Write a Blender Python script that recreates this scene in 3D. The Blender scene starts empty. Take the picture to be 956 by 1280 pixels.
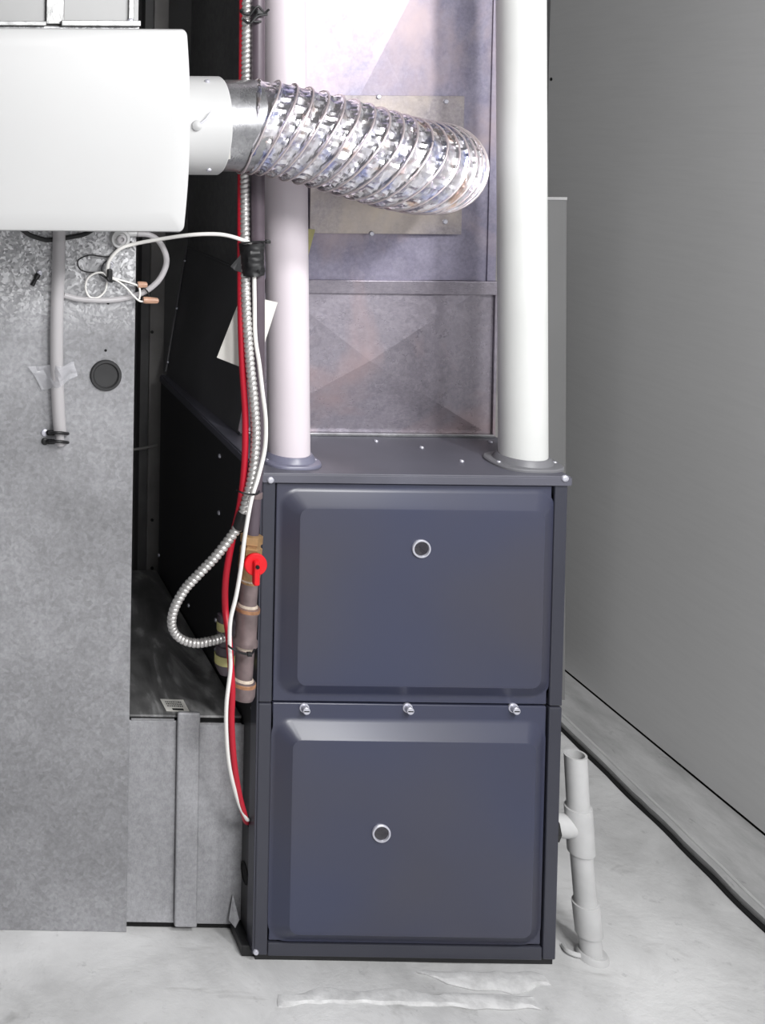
import bpy, bmesh, math, random
from mathutils import Vector, Matrix, noise
C = bpy.context.scene.collection
S = bpy.context.scene
PI = math.pi

# ------------------------------------------------------------------ camera
F, CX, CY = 1355.33, -151.85, 186.59
PIT, YAW, ROL = -0.030, 0.012, 0.007
CAM = Vector((-.656, -1.895, 1.500))
def _rot():
    cz, sz = math.cos(YAW), math.sin(YAW)
    a, b = math.cos(PIT), math.sin(PIT)
    e, g = math.cos(ROL), math.sin(ROL)
    Rz = Matrix(((cz, sz, 0), (-sz, cz, 0), (0, 0, 1)))
    Rx = Matrix(((1, 0, 0), (0, a, b), (0, -b, a)))
    Ry = Matrix(((e, 0, g), (0, 1, 0), (-g, 0, e)))
    return Ry @ Rx @ Rz
R = _rot()
cam_d = bpy.data.cameras.new('camera')
cam = bpy.data.objects.new('camera', cam_d); C.objects.link(cam)
right, fwd, up = R[0], R[1], R[2]
M = Matrix((right, up, -fwd)).transposed().to_4x4()
M.translation = CAM
cam.matrix_world = M
cam_d.sensor_fit = 'AUTO'; cam_d.sensor_width = 36
cam_d.lens = F / 1280 * 36
cam_d.shift_x = (478 - CX) / 1280
cam_d.shift_y = -(640 - CY) / 1280
cam_d.clip_start = .05
S.camera = cam

# ------------------------------------------------------------------ light
S.view_settings.view_transform = 'Standard'
S.view_settings.look = 'None'
S.view_settings.gamma = 1
S.view_settings.use_curve_mapping = False
S.view_settings.exposure = 0.0
w = bpy.data.worlds.new('world'); S.world = w; w.use_nodes = True
w.node_tree.nodes['Background'].inputs[0].default_value = (.98, .98, 1, 1)
w.node_tree.nodes['Background'].inputs[1].default_value = .75
def area(name, loc, target, size, power, col=(1, 1, 1)):
    l = bpy.data.lights.new(name, 'AREA'); l.shape = 'DISK'; l.size = size; l.energy = power; l.color = col
    o = bpy.data.objects.new(name, l); C.objects.link(o); o.location = loc
    o.rotation_euler = (Vector(target) - Vector(loc)).to_track_quat('-Z', 'Y').to_euler()
    return o
area('ceiling_lamp_light', (.72, -1.30, 2.20), (.25, 0, .9), .18, 21)
area('fill_light', (.25, -2.3, 2.3), (.25, -.4, .3), .7, 60)  # soft fill added to brighten floor and wall, not a lamp of the room

# ------------------------------------------------------------------ pixel -> point on a real plane
def ray(u, v):
    return R.transposed() @ Vector(((u - CX) / F, 1, -(v - CY) / F))
def PY(u, v, Y):
    d = ray(u, v); return CAM + d * ((Y - CAM.y) / d.y)
def PX(u, v, X):
    d = ray(u, v); return CAM + d * ((X - CAM.x) / d.x)
def PZ(u, v, Z):
    d = ray(u, v); return CAM + d * ((Z - CAM.z) / d.z)

# ------------------------------------------------------------------ materials
def lin(c):
    return tuple(((x / 255) / 12.92 if x / 255 <= .04045 else ((x / 255 + .055) / 1.055) ** 2.4) for x in c) + (1,)
class NT:
    def __init__(s, name):
        m = bpy.data.materials.new(name); m.use_nodes = True; s.m = m
        s.n = m.node_tree.nodes; s.l = m.node_tree.links; s.b = s.n['Principled BSDF']
        s.tc = s.n.new('ShaderNodeTexCoord')
    def node(s, t, **k):
        o = s.n.new(t)
        for a, b in k.items():
            if a in o.inputs: o.inputs[a].default_value = b
            else: setattr(o, a, b)
        return o
    def coord(s, sc=(1, 1, 1), rot=(0, 0, 0), loc=(0, 0, 0)):
        mp = s.node('ShaderNodeMapping'); mp.inputs['Scale'].default_value = sc
        mp.inputs['Rotation'].default_value = rot; mp.inputs['Location'].default_value = loc
        s.l.new(s.tc.outputs['Object'], mp.inputs['Vector']); return mp.outputs[0]
    def noise(s, scale, detail=4, rough=.55, vec=None, dist=0):
        o = s.node('ShaderNodeTexNoise', Scale=scale, Detail=detail, Roughness=rough, Distortion=dist)
        s.l.new(vec or s.tc.outputs['Object'], o.inputs['Vector']); return o.outputs['Fac']
    def ramp(s, fac, stops):
        o = s.node('ShaderNodeValToRGB'); e = o.color_ramp.elements
        while len(e) < len(stops): e.new(.5)
        for i, (p, c) in enumerate(stops):
            e[i].position = p; e[i].color = c if len(c) == 4 else lin(c)
        s.l.new(fac, o.inputs[0]); return o.outputs[0]
    def mix(s, fac, a, b, mode='MIX'):
        o = s.node('ShaderNodeMix', data_type='RGBA', blend_type=mode)
        for i, v in ((0, fac), (6, a), (7, b)):
            if hasattr(v, 'is_output'): s.l.new(v, o.inputs[i])
            else: o.inputs[i].default_value = v
        return o.outputs[2]
    def bump(s, h, strength=.2, dist=.002, nrm=None):
        o = s.node('ShaderNodeBump', Strength=strength, Distance=dist)
        s.l.new(h, o.inputs['Height'])
        if nrm: s.l.new(nrm, o.inputs['Normal'])
        s.l.new(o.outputs[0], s.b.inputs['Normal']); return o.outputs[0]
    def col(s, c):
        if hasattr(c, 'is_output'): s.l.new(c, s.b.inputs['Base Color'])
        else: s.b.inputs['Base Color'].default_value = c
    def set(s, rough=.5, metal=0, **k):
        s.b.inputs['Roughness'].default_value = rough; s.b.inputs['Metallic'].default_value = metal
        for a, v in k.items(): s.b.inputs[a.replace('_', ' ')].default_value = v
def paint(name, c, rough=.45, metal=0, var=.12, scale=8, bump=.0, bscale=300, spec=.5):
    t = NT(name); a = lin(c); lo = tuple(x * (1 - var) for x in a[:3]) + (1,); hi = tuple(min(1, x * (1 + var)) for x in a[:3]) + (1,)
    t.col(t.ramp(t.noise(scale), [(.3, lo), (.7, hi)])); t.set(rough, metal)
    t.b.inputs['Specular IOR Level'].default_value = spec
    if bump: t.bump(t.noise(bscale, 3), bump, .001)
    return t.m
def galv(name, c, c2, rough=.42, metal=.75, cell=70, blot=None, bump=.12, tint=None):
    t = NT(name)
    v = t.node('ShaderNodeTexVoronoi', Scale=cell); 
    wv = t.mix(.035, t.tc.outputs['Object'], t.node('ShaderNodeTexNoise', Scale=30).outputs['Color'])
    t.l.new(wv, v.inputs['Vector'])
    sp = t.n.new('ShaderNodeSeparateColor'); t.l.new(v.outputs['Color'], sp.inputs[0])
    base = t.ramp(sp.outputs[0], [(0, c), (1, c2)])
    n = t.ramp(t.noise(3.5, 6, .6), [(.35, (150, 150, 150)), (.65, (235, 235, 235))])
    base = t.mix(.55, base, n, 'MULTIPLY')
    n2 = t.ramp(t.noise(140, 4, .7), [(.35, (170, 170, 170)), (.65, (255, 255, 255))])
    base = t.mix(.35, base, n2, 'MULTIPLY')
    if blot:
        f = t.ramp(t.noise(2.2, 5, .6, dist=.6), [(.46, (0, 0, 0)), (.62, (255, 255, 255))])
        base = t.mix(f, base, lin(blot))
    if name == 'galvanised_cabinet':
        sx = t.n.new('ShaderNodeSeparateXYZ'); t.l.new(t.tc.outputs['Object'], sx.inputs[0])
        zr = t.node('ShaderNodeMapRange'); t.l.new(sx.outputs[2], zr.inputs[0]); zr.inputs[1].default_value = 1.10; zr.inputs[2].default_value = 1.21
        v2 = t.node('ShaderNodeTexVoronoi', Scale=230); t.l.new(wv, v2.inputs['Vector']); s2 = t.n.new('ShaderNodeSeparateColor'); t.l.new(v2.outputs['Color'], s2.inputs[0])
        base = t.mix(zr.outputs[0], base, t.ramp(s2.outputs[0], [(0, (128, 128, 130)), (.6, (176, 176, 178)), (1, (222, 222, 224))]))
    t.col(base); t.set(rough, metal)
    rr = t.node('ShaderNodeMapRange'); t.l.new(sp.outputs[1], rr.inputs[0]); rr.inputs[3].default_value = rough - .03; rr.inputs[4].default_value = rough + .05
    t.l.new(rr.outputs[0], t.b.inputs['Roughness'])
    t.bump(t.noise(9, 3), bump, .01)
    return t.m

MAT = {}
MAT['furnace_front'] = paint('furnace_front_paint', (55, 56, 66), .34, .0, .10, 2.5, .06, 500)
t = NT('furnace_door_paint')
t.col(t.ramp(t.noise(2.4, 2, .4, t.coord(loc=(1.3, 0, .62))), [(.36, (66, 65, 74)), (.66, (56, 60, 82))])); t.set(.33); t.bump(t.noise(500), .04, .001)
MAT['furnace_door'] = t.m
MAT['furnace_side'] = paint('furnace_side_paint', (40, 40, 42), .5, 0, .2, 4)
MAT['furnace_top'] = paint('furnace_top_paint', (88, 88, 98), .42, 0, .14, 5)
MAT['black_panel'] = paint('black_panel_paint', (92, 92, 94), .45, 0, .2, 4)
MAT['black'] = paint('black_plastic', (20, 20, 22), .5, 0, .1, 10)
MAT['gap'] = paint('dark_gap', (8, 8, 9), .9, 0, .1, 10)
MAT['rubber'] = paint('dark_rubber', (42, 42, 43), .55, 0, .1, 10)
MAT['pvc_l'] = paint('pvc_pinkish', (214, 205, 211), .42, 0, .03, 4)
MAT['pvc_r'] = paint('pvc_white', (206, 207, 205), .45, 0, .05, 6)
MAT['drain'] = paint('pvc_grey_white', (190, 190, 190), .4, 0, .08, 20)
MAT['flange'] = paint('flange_grey', (112, 112, 130), .35, 0, .1, 10)
MAT['flange_r'] = paint('flange_dark_grey', (112, 112, 116), .45, 0, .1, 10)
MAT['white_box'] = paint('white_enamel', (184, 184, 184), .42, 0, .015, 3)
MAT['screw'] = paint('zinc_screw', (205, 205, 215), .35, .5, .1, 30)
MAT['red_cable'] = paint('red_cable', (178, 14, 40), .45, 0, .08, 10)
MAT['white_cable'] = paint('white_cable', (232, 230, 226), .4, 0, .03, 10)
MAT['hose'] = NT('clear_hose_plastic').m
t = NT('translucent_hose'); t.col(lin((206, 203, 205))); t.set(.3, 0); t.b.inputs['Transmission Weight'].default_value = .25; t.b.inputs['Alpha'].default_value = .8; MAT['hose'] = t.m
t = NT('clear_tape'); t.col(lin((225, 225, 230))); t.set(.12, 0); t.b.inputs['Alpha'].default_value = .42; t.bump(t.noise(70, 3), .6, .004); MAT['clear_tape'] = t.m
t = NT('clear_glass'); t.col(lin((26, 22, 34))); t.set(.08, 0); t.b.inputs['Coat Weight'].default_value = 1; MAT['glass'] = t.m
MAT['conduit'] = paint('conduit_steel', (206, 204, 202), .36, .75, .15, 60)
MAT['foil'] = None
MAT['paper'] = paint('paper', (216, 214, 208), .6, 0, .03, 10)
MAT['brass'] = paint('weathered_brass', (172, 138, 98), .4, .45, .25, 60, .3, 200)
MAT['iron'] = paint('gas_pipe_iron', (118, 104, 104), .42, .3, .25, 40, .2, 200)
MAT['gaspipe'] = paint('black_iron_pipe', (88, 78, 86), .35, .1, .15, 12)
MAT['dope'] = paint('pipe_dope', (196, 182, 166), .6, 0, .3, 90, .4, 200)
MAT['rust'] = paint('rusty_collar', (160, 118, 88), .55, .3, .3, 90, .4, 200)
MAT['red_plastic'] = paint('red_plastic', (214, 16, 28), .35, 0, .06, 20)
MAT['yellow'] = paint('yellow_sticker', (196, 190, 130), .5, 0, .1, 20)
MAT['nut'] = paint('tan_wire_nut', (176, 138, 116), .4, 0, .1, 40)
MAT['collar_metal'] = galv('collar_metal', (165, 165, 168), (205, 205, 208), .3, .85, 40)
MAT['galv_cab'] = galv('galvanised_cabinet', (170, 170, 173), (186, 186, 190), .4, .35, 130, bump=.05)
MAT['galv_upper'] = paint('matte_zinc_sheet', (158, 158, 158), .55, .3, .05, 3)
MAT['galv_strip'] = galv('galvanised_strip', (130, 130, 130), (205, 205, 205), .35, .6, 150)
MAT['galv_duct'] = galv('galvanised_floor_duct', (186, 186, 190), (200, 200, 204), .4, .35, 200, bump=.06)
t = NT('dusty_duct_top')
a = t.ramp(t.noise(5, 5, .6, t.coord((2.2, .7, 1), (0, 0, .45)), 1.0), [(.34, (84, 84, 84)), (.52, (112, 112, 112)), (.64, (176, 176, 176))])
t.col(a); t.set(.35, .2); t.bump(t.noise(9, 3), .3, .01); MAT['galv_ducttop'] = t.m
MAT['plenum'] = galv('plenum_sheet', (172, 167, 190), (182, 177, 198), .48, .6, 40, (184, 168, 172), .06)
MAT['plenum_low'] = galv('plenum_lower_sheet', (166, 160, 172), (182, 175, 186), .3, .6, 110, (176, 154, 156), .06)
MAT['plate'] = galv('takeoff_plate_sheet', (186, 178, 184), (200, 192, 194), .34, .6, 130, (196, 184, 172), .05)
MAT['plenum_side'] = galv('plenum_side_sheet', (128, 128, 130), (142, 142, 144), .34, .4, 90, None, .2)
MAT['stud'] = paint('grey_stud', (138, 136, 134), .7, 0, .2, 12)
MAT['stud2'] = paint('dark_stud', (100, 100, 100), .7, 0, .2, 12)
MAT['ceiling'] = paint('ceiling_paint', (120, 120, 120), .8)
MAT['back'] = paint('dark_back_wall', (112, 112, 112), .85, 0, .2, 6)
MAT['left_wall'] = paint('left_wall_paint', (110, 110, 110), .85)
MAT['rear_panel'] = paint('grey_board', (126, 126, 126), .6, 0, .03, 5)

# foil
t = NT('crinkled_foil')
t.col(t.ramp(t.noise(25, 4), [(.32, (176, 182, 222)), (.45, (236, 234, 242)), (.58, (240, 236, 240)), (.7, (226, 200, 186))])); t.set(.22, 1)  # blue and peach tints paint coloured room reflections into the foil
v = t.node('ShaderNodeTexVoronoi', Scale=75); t.l.new(t.coord((1, 1, 1)), v.inputs['Vector'])
t.bump(t.noise(90, 2, .5), .10, .003)
MAT['foil'] = t.m
MAT['foil_wire'] = paint('foil_covered_wire', (226, 214, 216), .3, .8, .1, 60)

t = NT('cement_smear'); t.col(t.ramp(t.noise(30, 6, .7), [(.35, (192, 192, 192)), (.6, (218, 218, 218))])); t.set(.55); t.bump(t.noise(45, 6, .7), .35, .004); MAT['smear'] = t.m
# floor concrete
t = NT('concrete_floor')
a = t.ramp(t.noise(2.2, 8, .62, dist=.5), [(.32, (166, 166, 166)), (.5, (204, 204, 204)), (.68, (226, 226, 226))])
sp = t.ramp(t.noise(26, 6, .7), [(.28, (120, 120, 120)), (.40, (255, 255, 255))])
a = t.mix(.35, a, sp, 'MULTIPLY')
st = t.ramp(t.noise(5, 4, .6, t.coord((1, 2.4, 1), (0, 0, .6)), 1.2), [(.60, (255, 255, 255)), (.72, (176, 174, 172))])
a = t.mix(.5, a, st, 'MULTIPLY')
t.col(a); t.set(.5, 0); b1 = t.bump(t.noise(7, 8, .6, dist=.4), .45, .012); t.bump(t.noise(90, 4, .7), .25, .002, b1)
MAT['floor'] = t.m
t = NT('concrete_slab_edge')
a = t.ramp(t.noise(6, 8, .65, t.coord((2.2, .8, 1))), [(.3, (150, 150, 150)), (.6, (186, 186, 186)), (.8, (200, 200, 200))])
sc = t.ramp(t.noise(14, 5, .7, t.coord((3, 1, 1), (0, 0, .4)), .8), [(.30, (140, 140, 140)), (.38, (255, 255, 255))])
t.col(t.mix(.4, a, sc, 'MULTIPLY')); t.set(.55); t.bump(t.noise(60, 5, .7), .3, .003)
MAT['slab'] = t.m
t = NT('grey_wall_board')
a = t.ramp(t.noise(1.2, 3), [(.3, (212, 212, 212)), (.7, (218, 218, 218))])
sc = t.ramp(t.noise(9, 4, .6, t.coord((1, 1, 14))), [(.3, (238, 238, 238)), (.6, (255, 255, 255))])
t.col(t.mix(.25, a, sc, 'MULTIPLY')); t.set(.55); t.bump(t.noise(40, 4), .05, .002)
MAT['wall'] = t.m

# ------------------------------------------------------------------ builders
def link(name, bm, mat, parent=None, smooth=False, sharp=35):
    me = bpy.data.meshes.new(name)
    bmesh.ops.recalc_face_normals(bm, faces=bm.faces)
    bm.to_mesh(me); bm.free()
    me.materials.append(MAT[mat] if isinstance(mat, str) else mat)
    if smooth:
        me.shade_smooth()
        me.set_sharp_from_angle(angle=math.radians(sharp))
    o = bpy.data.objects.new(name, me); C.objects.link(o)
    if parent is not None:
        o.parent = parent
        wl = Vector((0, 0, 0)); p = parent
        while p: wl += p.location; p = p.parent
        o.location = -wl
    return o
def tag(o, label=None, cat=None, group=None, kind=None):
    if label: o['label'] = label
    if cat: o['category'] = cat
    if group: o['group'] = group
    if kind: o['kind'] = kind
    return o
def thing(name, label, cat, loc=(0, 0, 0), group=None):
    o = bpy.data.objects.new(name, None); C.objects.link(o); o.location = loc; o.empty_display_size = .05
    return tag(o, label, cat, group)
def box(x0, x1, y0, y1, z0, z1, bev=0, bm=None):
    bm = bm or bmesh.new()
    m = Matrix.Translation(((x0 + x1) / 2, (y0 + y1) / 2, (z0 + z1) / 2)) @ Matrix.Diagonal((abs(x1 - x0), abs(y1 - y0), abs(z1 - z0), 1))
    r = bmesh.ops.create_cube(bm, size=1, matrix=m)
    if bev:
        es = set(e for v in r['verts'] for e in v.link_edges)
        bmesh.ops.bevel(bm, geom=list(es), offset=bev, segments=2, affect='EDGES', profile=.5)
    return bm
def loft(loops, cap0=True, cap1=True, bm=None, closed=True):
    bm = bm or bmesh.new(); vs = [[bm.verts.new(p) for p in L] for L in loops]
    n = len(loops[0])
    for a, b in zip(vs, vs[1:]):
        for i in range(n if closed else n - 1):
            j = (i + 1) % n
            bm.faces.new((a[i], a[j], b[j], b[i]))
    if cap0: bm.faces.new(vs[0][::-1])
    if cap1: bm.faces.new(vs[-1])
    return bm
def frames(pts):
    T = [(pts[min(i + 1, len(pts) - 1)] - pts[max(i - 1, 0)]).normalized() for i in range(len(pts))]
    n = T[0].orthogonal().normalized(); out = []
    for t_ in T:
        n = (n - t_ * n.dot(t_)).normalized(); out.append((t_, n, t_.cross(n)))
    return out
def tube(pts, r, seg=12, bm=None, cap=True):
    pts = [Vector(p) for p in pts]; rs = r if isinstance(r, (list, tuple)) else [r] * len(pts)
    loops = []
    for p, (t_, n, b), q in zip(pts, frames(pts), rs):
        loops.append([p + (n * math.cos(2 * PI * k / seg) + b * math.sin(2 * PI * k / seg)) * q for k in range(seg)])
    return loft(loops, cap, cap, bm)
def cyl(a, b, r, seg=32, bm=None, r2=None, bev=0):
    a, b = Vector(a), Vector(b); r2 = r if r2 is None else r2
    if bev:
        d = (b - a).normalized() * bev
        return tube([a, a + d * .01, a + d, b - d, b - d * .01, b], [r - bev, r - bev, r, r2, r2 - bev, r2 - bev], seg, bm)
    return tube([a, b], [r, r2], seg, bm)
def lathe(c, axis, prof, seg=32, bm=None, cap0=True, cap1=True):
    """prof: (distance along axis, radius)"""
    c = Vector(c); ax = Vector(axis).normalized(); n = ax.orthogonal().normalized(); b = ax.cross(n)
    loops = [[c + ax * d + (n * math.cos(2 * PI * k / seg) + b * math.sin(2 * PI * k / seg)) * r for k in range(seg)] for d, r in prof]
    return loft(loops, cap0, cap1, bm)
def spline(P, n=10):
    P = [Vector(p) for p in P]; out = []
    Q = [P[0] * 2 - P[1]] + P + [P[-1] * 2 - P[-2]]
    for i in range(1, len(Q) - 2):
        a, b, c, d = Q[i - 1:i + 3]
        for k in range(n):
            t_ = k / n
            out.append(.5 * ((2 * b) + (c - a) * t_ + (2 * a - 5 * b + 4 * c - d) * t_ ** 2 + (3 * b - a - 3 * c + d) * t_ ** 3))
    out.append(P[-1]); return out
def pxs(L, n=8):
    """list of (u, v, Y) -> smooth path of points, each at its own depth"""
    return spline([PY(u, v, y) for u, v, y in L], n)
def rrect(x0, x1, z0, z1, r, y, k=6):
    out = []
    for cx, cz, a0 in ((x1 - r, z1 - r, 0), (x0 + r, z1 - r, 90), (x0 + r, z0 + r, 180), (x1 - r, z0 + r, 270)):
        for i in range(k + 1):
            a = math.radians(a0 + 90 * i / k); out.append(Vector((cx + r * math.cos(a), y, cz + r * math.sin(a))))
    return out
def poly(pts, thick, direction, bm=None):
    d = Vector(direction).normalized() * thick; pts = [Vector(p) for p in pts]
    return loft([pts, [p + d for p in pts]], bm=bm)
def screw(p, axis, r, parent, mat='screw', h=.003, name='screw'):
    bm = lathe(p, axis, [(-.001, r), (h * .5, r), (h, r * .75), (h, .0005)], 12)
    return link(name, bm, mat, parent, True, 50)
def group_screws(L, axis, r, parent, **k):
    for p in L: screw(p, axis, r, parent, **k)

W, H, D = .533, .881, .72
# ------------------------------------------------------------------ setting
XW, CEIL = 1.172, 2.45
WE = min(PX(685, 120, XW).y, 1.24)

# floor: gently uneven slab
bm = bmesh.new(); nx, ny = 90, 110; x0, x1, y0, y1 = -1.9, XW, -2.9, 1.25
vs = [[bm.verts.new((x0 + (x1 - x0) * i / nx, y0 + (y1 - y0) * j / ny, 0)) for i in range(nx + 1)] for j in range(ny + 1)]
for row in vs:
    for v_ in row:
        n_ = noise.noise(Vector((v_.co.x * 4, v_.co.y * 4, 0))) * .003 + noise.noise(Vector((v_.co.x * 13, v_.co.y * 13, 3))) * .0014
        v_.co.z = min(0, n_ - .001) if v_.co.y > -.03 else n_ * (1 if v_.co.y < -.1 else .5) - .001
for j in range(ny):
    for i in range(nx): bm.faces.new((vs[j][i], vs[j][i + 1], vs[j + 1][i + 1], vs[j + 1][i]))
geo = bmesh.ops.extrude_face_region(bm, geom=list(bm.faces))
for g in geo['geom']:
    if isinstance(g, bmesh.types.BMVert): g.co.z = -.06
tag(link('floor', bm, 'floor', None, True, 50), kind='structure')
tag(link('wall_right', box(XW, XW + .03, -2.9, WE, .022, CEIL), 'wall'), kind='structure')
wall = C.objects['wall_right']
tag(link('wall_right_sill', box(XW + .006, XW + .04, -2.9, WE, -.02, .023), 'gap', wall))
tag(link('wall_back', box(-1.9, XW + .9, 1.25, 1.31, -.06, CEIL), 'back'), kind='structure')
tag(link('wall_left', box(-1.96, -1.9, -2.9, 1.25, -.06, CEIL), 'left_wall'), kind='structure')
tag(link('ceiling', box(-1.96, XW + .9, -2.9, 1.31, CEIL, CEIL + .05), 'ceiling'), kind='structure')
# nail heads and holes on the right wall
for i, (u, v) in enumerate(((689, 99), (851, 960))):
    p = PX(u, v, XW)
    link('nail_head', lathe(p, (-1, 0, 0), [(-.001, .005), (.001, .005), (.0015, .003)], 10), 'gap', wall)
# raised slab strip along the right wall
a, b = PZ(733, 945, 0), PZ(956, 1165, 0)
dirv = (a - b).normalized()
pa = b - dirv * 2.0; pb = a + dirv * .75
bm = bmesh.new(); N = 120; top = []; rng = random.Random(4)
L1, L2, L3, L4 = [], [], [], []
for i in range(N + 1):
    p = pa.lerp(pb, i / N); j = noise.noise(Vector((p.y * 9, 0, 0))) * .004 + noise.noise(Vector((p.y * 40, 5, 0))) * .0012
    L1.append(Vector((p.x + .010 + j, p.y, .0))); L2.append(Vector((p.x + .008 + j, p.y, .016)))
    L3.append(Vector((p.x + .020 + j * .6, p.y, .020))); L4.append(Vector((XW - .001 + noise.noise(Vector((p.y * 7, 9, 0))) * .0, p.y, .017)))
bot = [Vector((XW - .001, p.y, -.0005)) for p in L1]
for A, B in ((L1, L2), (L2, L3), (L3, L4), (L4, bot), (bot, L1)):
    av = A; 
cols = [L1, L2, L3, L4, bot]
vv = [[bm.verts.new(p) for p in L] for L in cols]
for i in range(5):
    A, B = vv[i], vv[(i + 1) % 5]
    for k in range(N): bm.faces.new((A[k], A[k + 1], B[k + 1], B[k]))
bm.faces.new([q[0] for q in vv]); bm.faces.new([q[-1] for q in vv][::-1])
tag(link('trim_1', bm, 'slab', None, True, 30), kind='structure')
link('slab_edge_highlight', tube([p + Vector((.004, 0, -.001)) for p in L3], .0045, 8), 'drain', C.objects['trim_1'])  # pale tube standing in for the highlight along the slab edge
# dark joint between slab strip and floor
bm = bmesh.new(); la, lb = [], []
for i in range(N + 1):
    p = pa.lerp(pb, i / N); j = noise.noise(Vector((p.y * 9, 0, 0))) * .004
    wd = .012 + .003 * noise.noise(Vector((p.y * 6, 2, 1))); la.append(Vector((p.x + .011 + j, p.y, .0022))); lb.append(Vector((p.x + .011 + j - wd, p.y, .0022)))
va = [bm.verts.new(p) for p in la]; vb = [bm.verts.new(p) for p in lb]
va2 = [bm.verts.new(p - Vector((0, 0, .004))) for p in la]; vb2 = [bm.verts.new(p - Vector((0, 0, .004))) for p in lb]
for k in range(N):
    for A, B in ((va, vb), (vb, vb2), (vb2, va2), (va2, va)): bm.faces.new((A[k], A[k + 1], B[k + 1], B[k]))
tag(link('floor_joint', bm, 'gap', C.objects['trim_1']))
# grey board standing at the back right
bp = thing('backing_board', 'grey board standing upright behind the white pipe at the right wall', 'board', (1.0, .86, 0))
p0, p1 = PY(600, 247, .86), PY(708, 247, .86)
p2 = PY(711, 575, .86); xb = min(p1.x + (p2.x - p1.x) * p1.z / (p1.z - p2.z), PY(707, 838, .86).x)
link('panel', poly([Vector((p0.x - .05, .86, 0)), Vector((xb, .86, 0)), Vector((p1.x, .86, p0.z)), Vector((p0.x - .05, .86, p0.z))], .018, (0, 1, 0)), 'rear_panel', bp)
link('edge_strip', box(p0.x - .05, p1.x, .857, .8615, p0.z - .004, p0.z + .003), 'drain', bp)
# stud at the back left
pa_, pb_, pc_ = PY(176, 500, .80), PY(186, 500, .80), PY(204, 500, .80)
st = thing('wall_stud', 'grey vertical framing stud in the dark gap right of the galvanised cabinet', 'stud', (pb_.x, .80, 0))
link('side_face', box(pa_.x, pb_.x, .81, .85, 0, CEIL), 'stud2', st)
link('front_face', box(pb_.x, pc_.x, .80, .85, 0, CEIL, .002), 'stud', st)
for v_ in (415, 650, 710): screw(PY(190, v_, .80), (0, -1, 0), .004, st, 'black', .002, 'nail_head')
c = tube(pxs([(166, 562, .78), (180, 560, .78), (197, 556, .78)]), .0035, 8)
tag(link('grey_wire', c, 'stud', None, True), 'thin grey wire crossing the stud in the dark gap', 'wire')

# ------------------------------------------------------------------ furnace
fu = thing('furnace', 'dark blue-grey two-door gas furnace standing on the concrete floor', 'furnace', (W / 2, D / 2, 0))
link('cabinet', box(0, W, .014, D, .012, H - .012, .002), 'furnace_side', fu)
link('base_skid', box(.004, W - .002, .006, D - .01, 0.0, .012), 'black', fu)
link('base_skid', box(-.018, .004, .012, .20, 0.0, .02, .002), 'black', fu)
zs = PY(500, 881, 0).z                       # seam height
xl, xr = .0, W
pw, pr_ = .0235, .0225
link('corner_post', box(0, pw, 0, .016, .012, zs - .001, .0025), 'furnace_front', fu)
link('corner_post', box(0, pw, 0, .016, zs + .001, H - .017, .0025), 'furnace_front', fu)
link('corner_post', box(W - pr_, W, 0, .016, .012, zs - .001, .0025), 'furnace_front', fu)
link('corner_post', box(W - pr_, W, 0, .016, zs + .001, H - .017, .0025), 'furnace_front', fu)
link('bottom_rail', box(pw + .001, W - pr_ - .001, .001, .016, .010, .034, .002), 'furnace_front', fu)
# top panel with folded lip
bm = box(-.001, W + .001, -.005, D, H - .004, H, .0015)
box(-.001, W + .001, -.005, -.001, H - .0175, H - .003, .001, bm)
box(-.003, 0, -.005, D, H - .016, H - .003, 0, bm); box(W, W + .003, -.005, D, H - .016, H - .003, 0, bm)
link('top_panel', bm, 'furnace_top', fu)
def door(x0, x1, z0, z1, bx0, bx1, bz0, bz1, label):
    y = .004; pr = .024; bv = .026
    L = [rrect(x0, x1, z0, z1, .002, .013), rrect(x0, x1, z0, z1, .002, y + .001), rrect(x0 + .001, x1 - .001, z0 + .001, z1 - .001, .002, y)]
    L += [rrect(bx0 - .004, bx1 + .004, bz0 - .004, bz1 + .004, .034, y), rrect(bx0, bx1, bz0, bz1, .030, y - .001)]
    for s in (.15, .85):
        L.append(rrect(bx0 + bv * s, bx1 - bv * s, bz0 + bv * s, bz1 - bv * s, .030 - .012 * s, y - .001 - (pr - .002) * s))
    L.append(rrect(bx0 + bv, bx1 - bv, bz0 + bv, bz1 - bv, .016, y - pr + .0006)); L.append(rrect(bx0 + bv + .004, bx1 - bv - .004, bz0 + bv + .004, bz1 - bv - .004, .014, y - pr))
    o = link('door', loft(L), 'furnace_door', fu, True, 28); tag(o, label); return o, y - pr
dx0, dx1 = pw + .003, W - pr_ - .003
a, b = PY(352, 612, 0), PY(686, 872, 0)
dU, yf = door(dx0, dx1, zs + .002, H - .0205, a.x, b.x, b.z, a.z, 'upper furnace door with raised centre')
a, b = PY(343, 899, 0), PY(674, 1181, 0)
dL, yf = door(dx0, dx1, .037, zs - .002, a.x, b.x, b.z, a.z, 'lower furnace door with raised centre')
for (u, v), dd in (((526, 685.5), dU), ((476, 1041), dL)):
    p = PY(u, v, yf)
    rg = link('sight_glass_ring', lathe(p, (0, -1, 0), [(-.002, .0160), (.003, .0160), (.0040, .0150), (.0040, .0132), (.001, .012), (-.002, .012)], 32, cap0=True, cap1=False), 'screw', dd, True, 40)
    tag(rg, 'clear plastic ring')
    link('sight_glass', lathe(p, (0, -1, 0), [(-.001, .0118), (.0016, .0118), (.0026, .007), (.0026, .0005)], 24), 'glass', dd, True)
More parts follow.
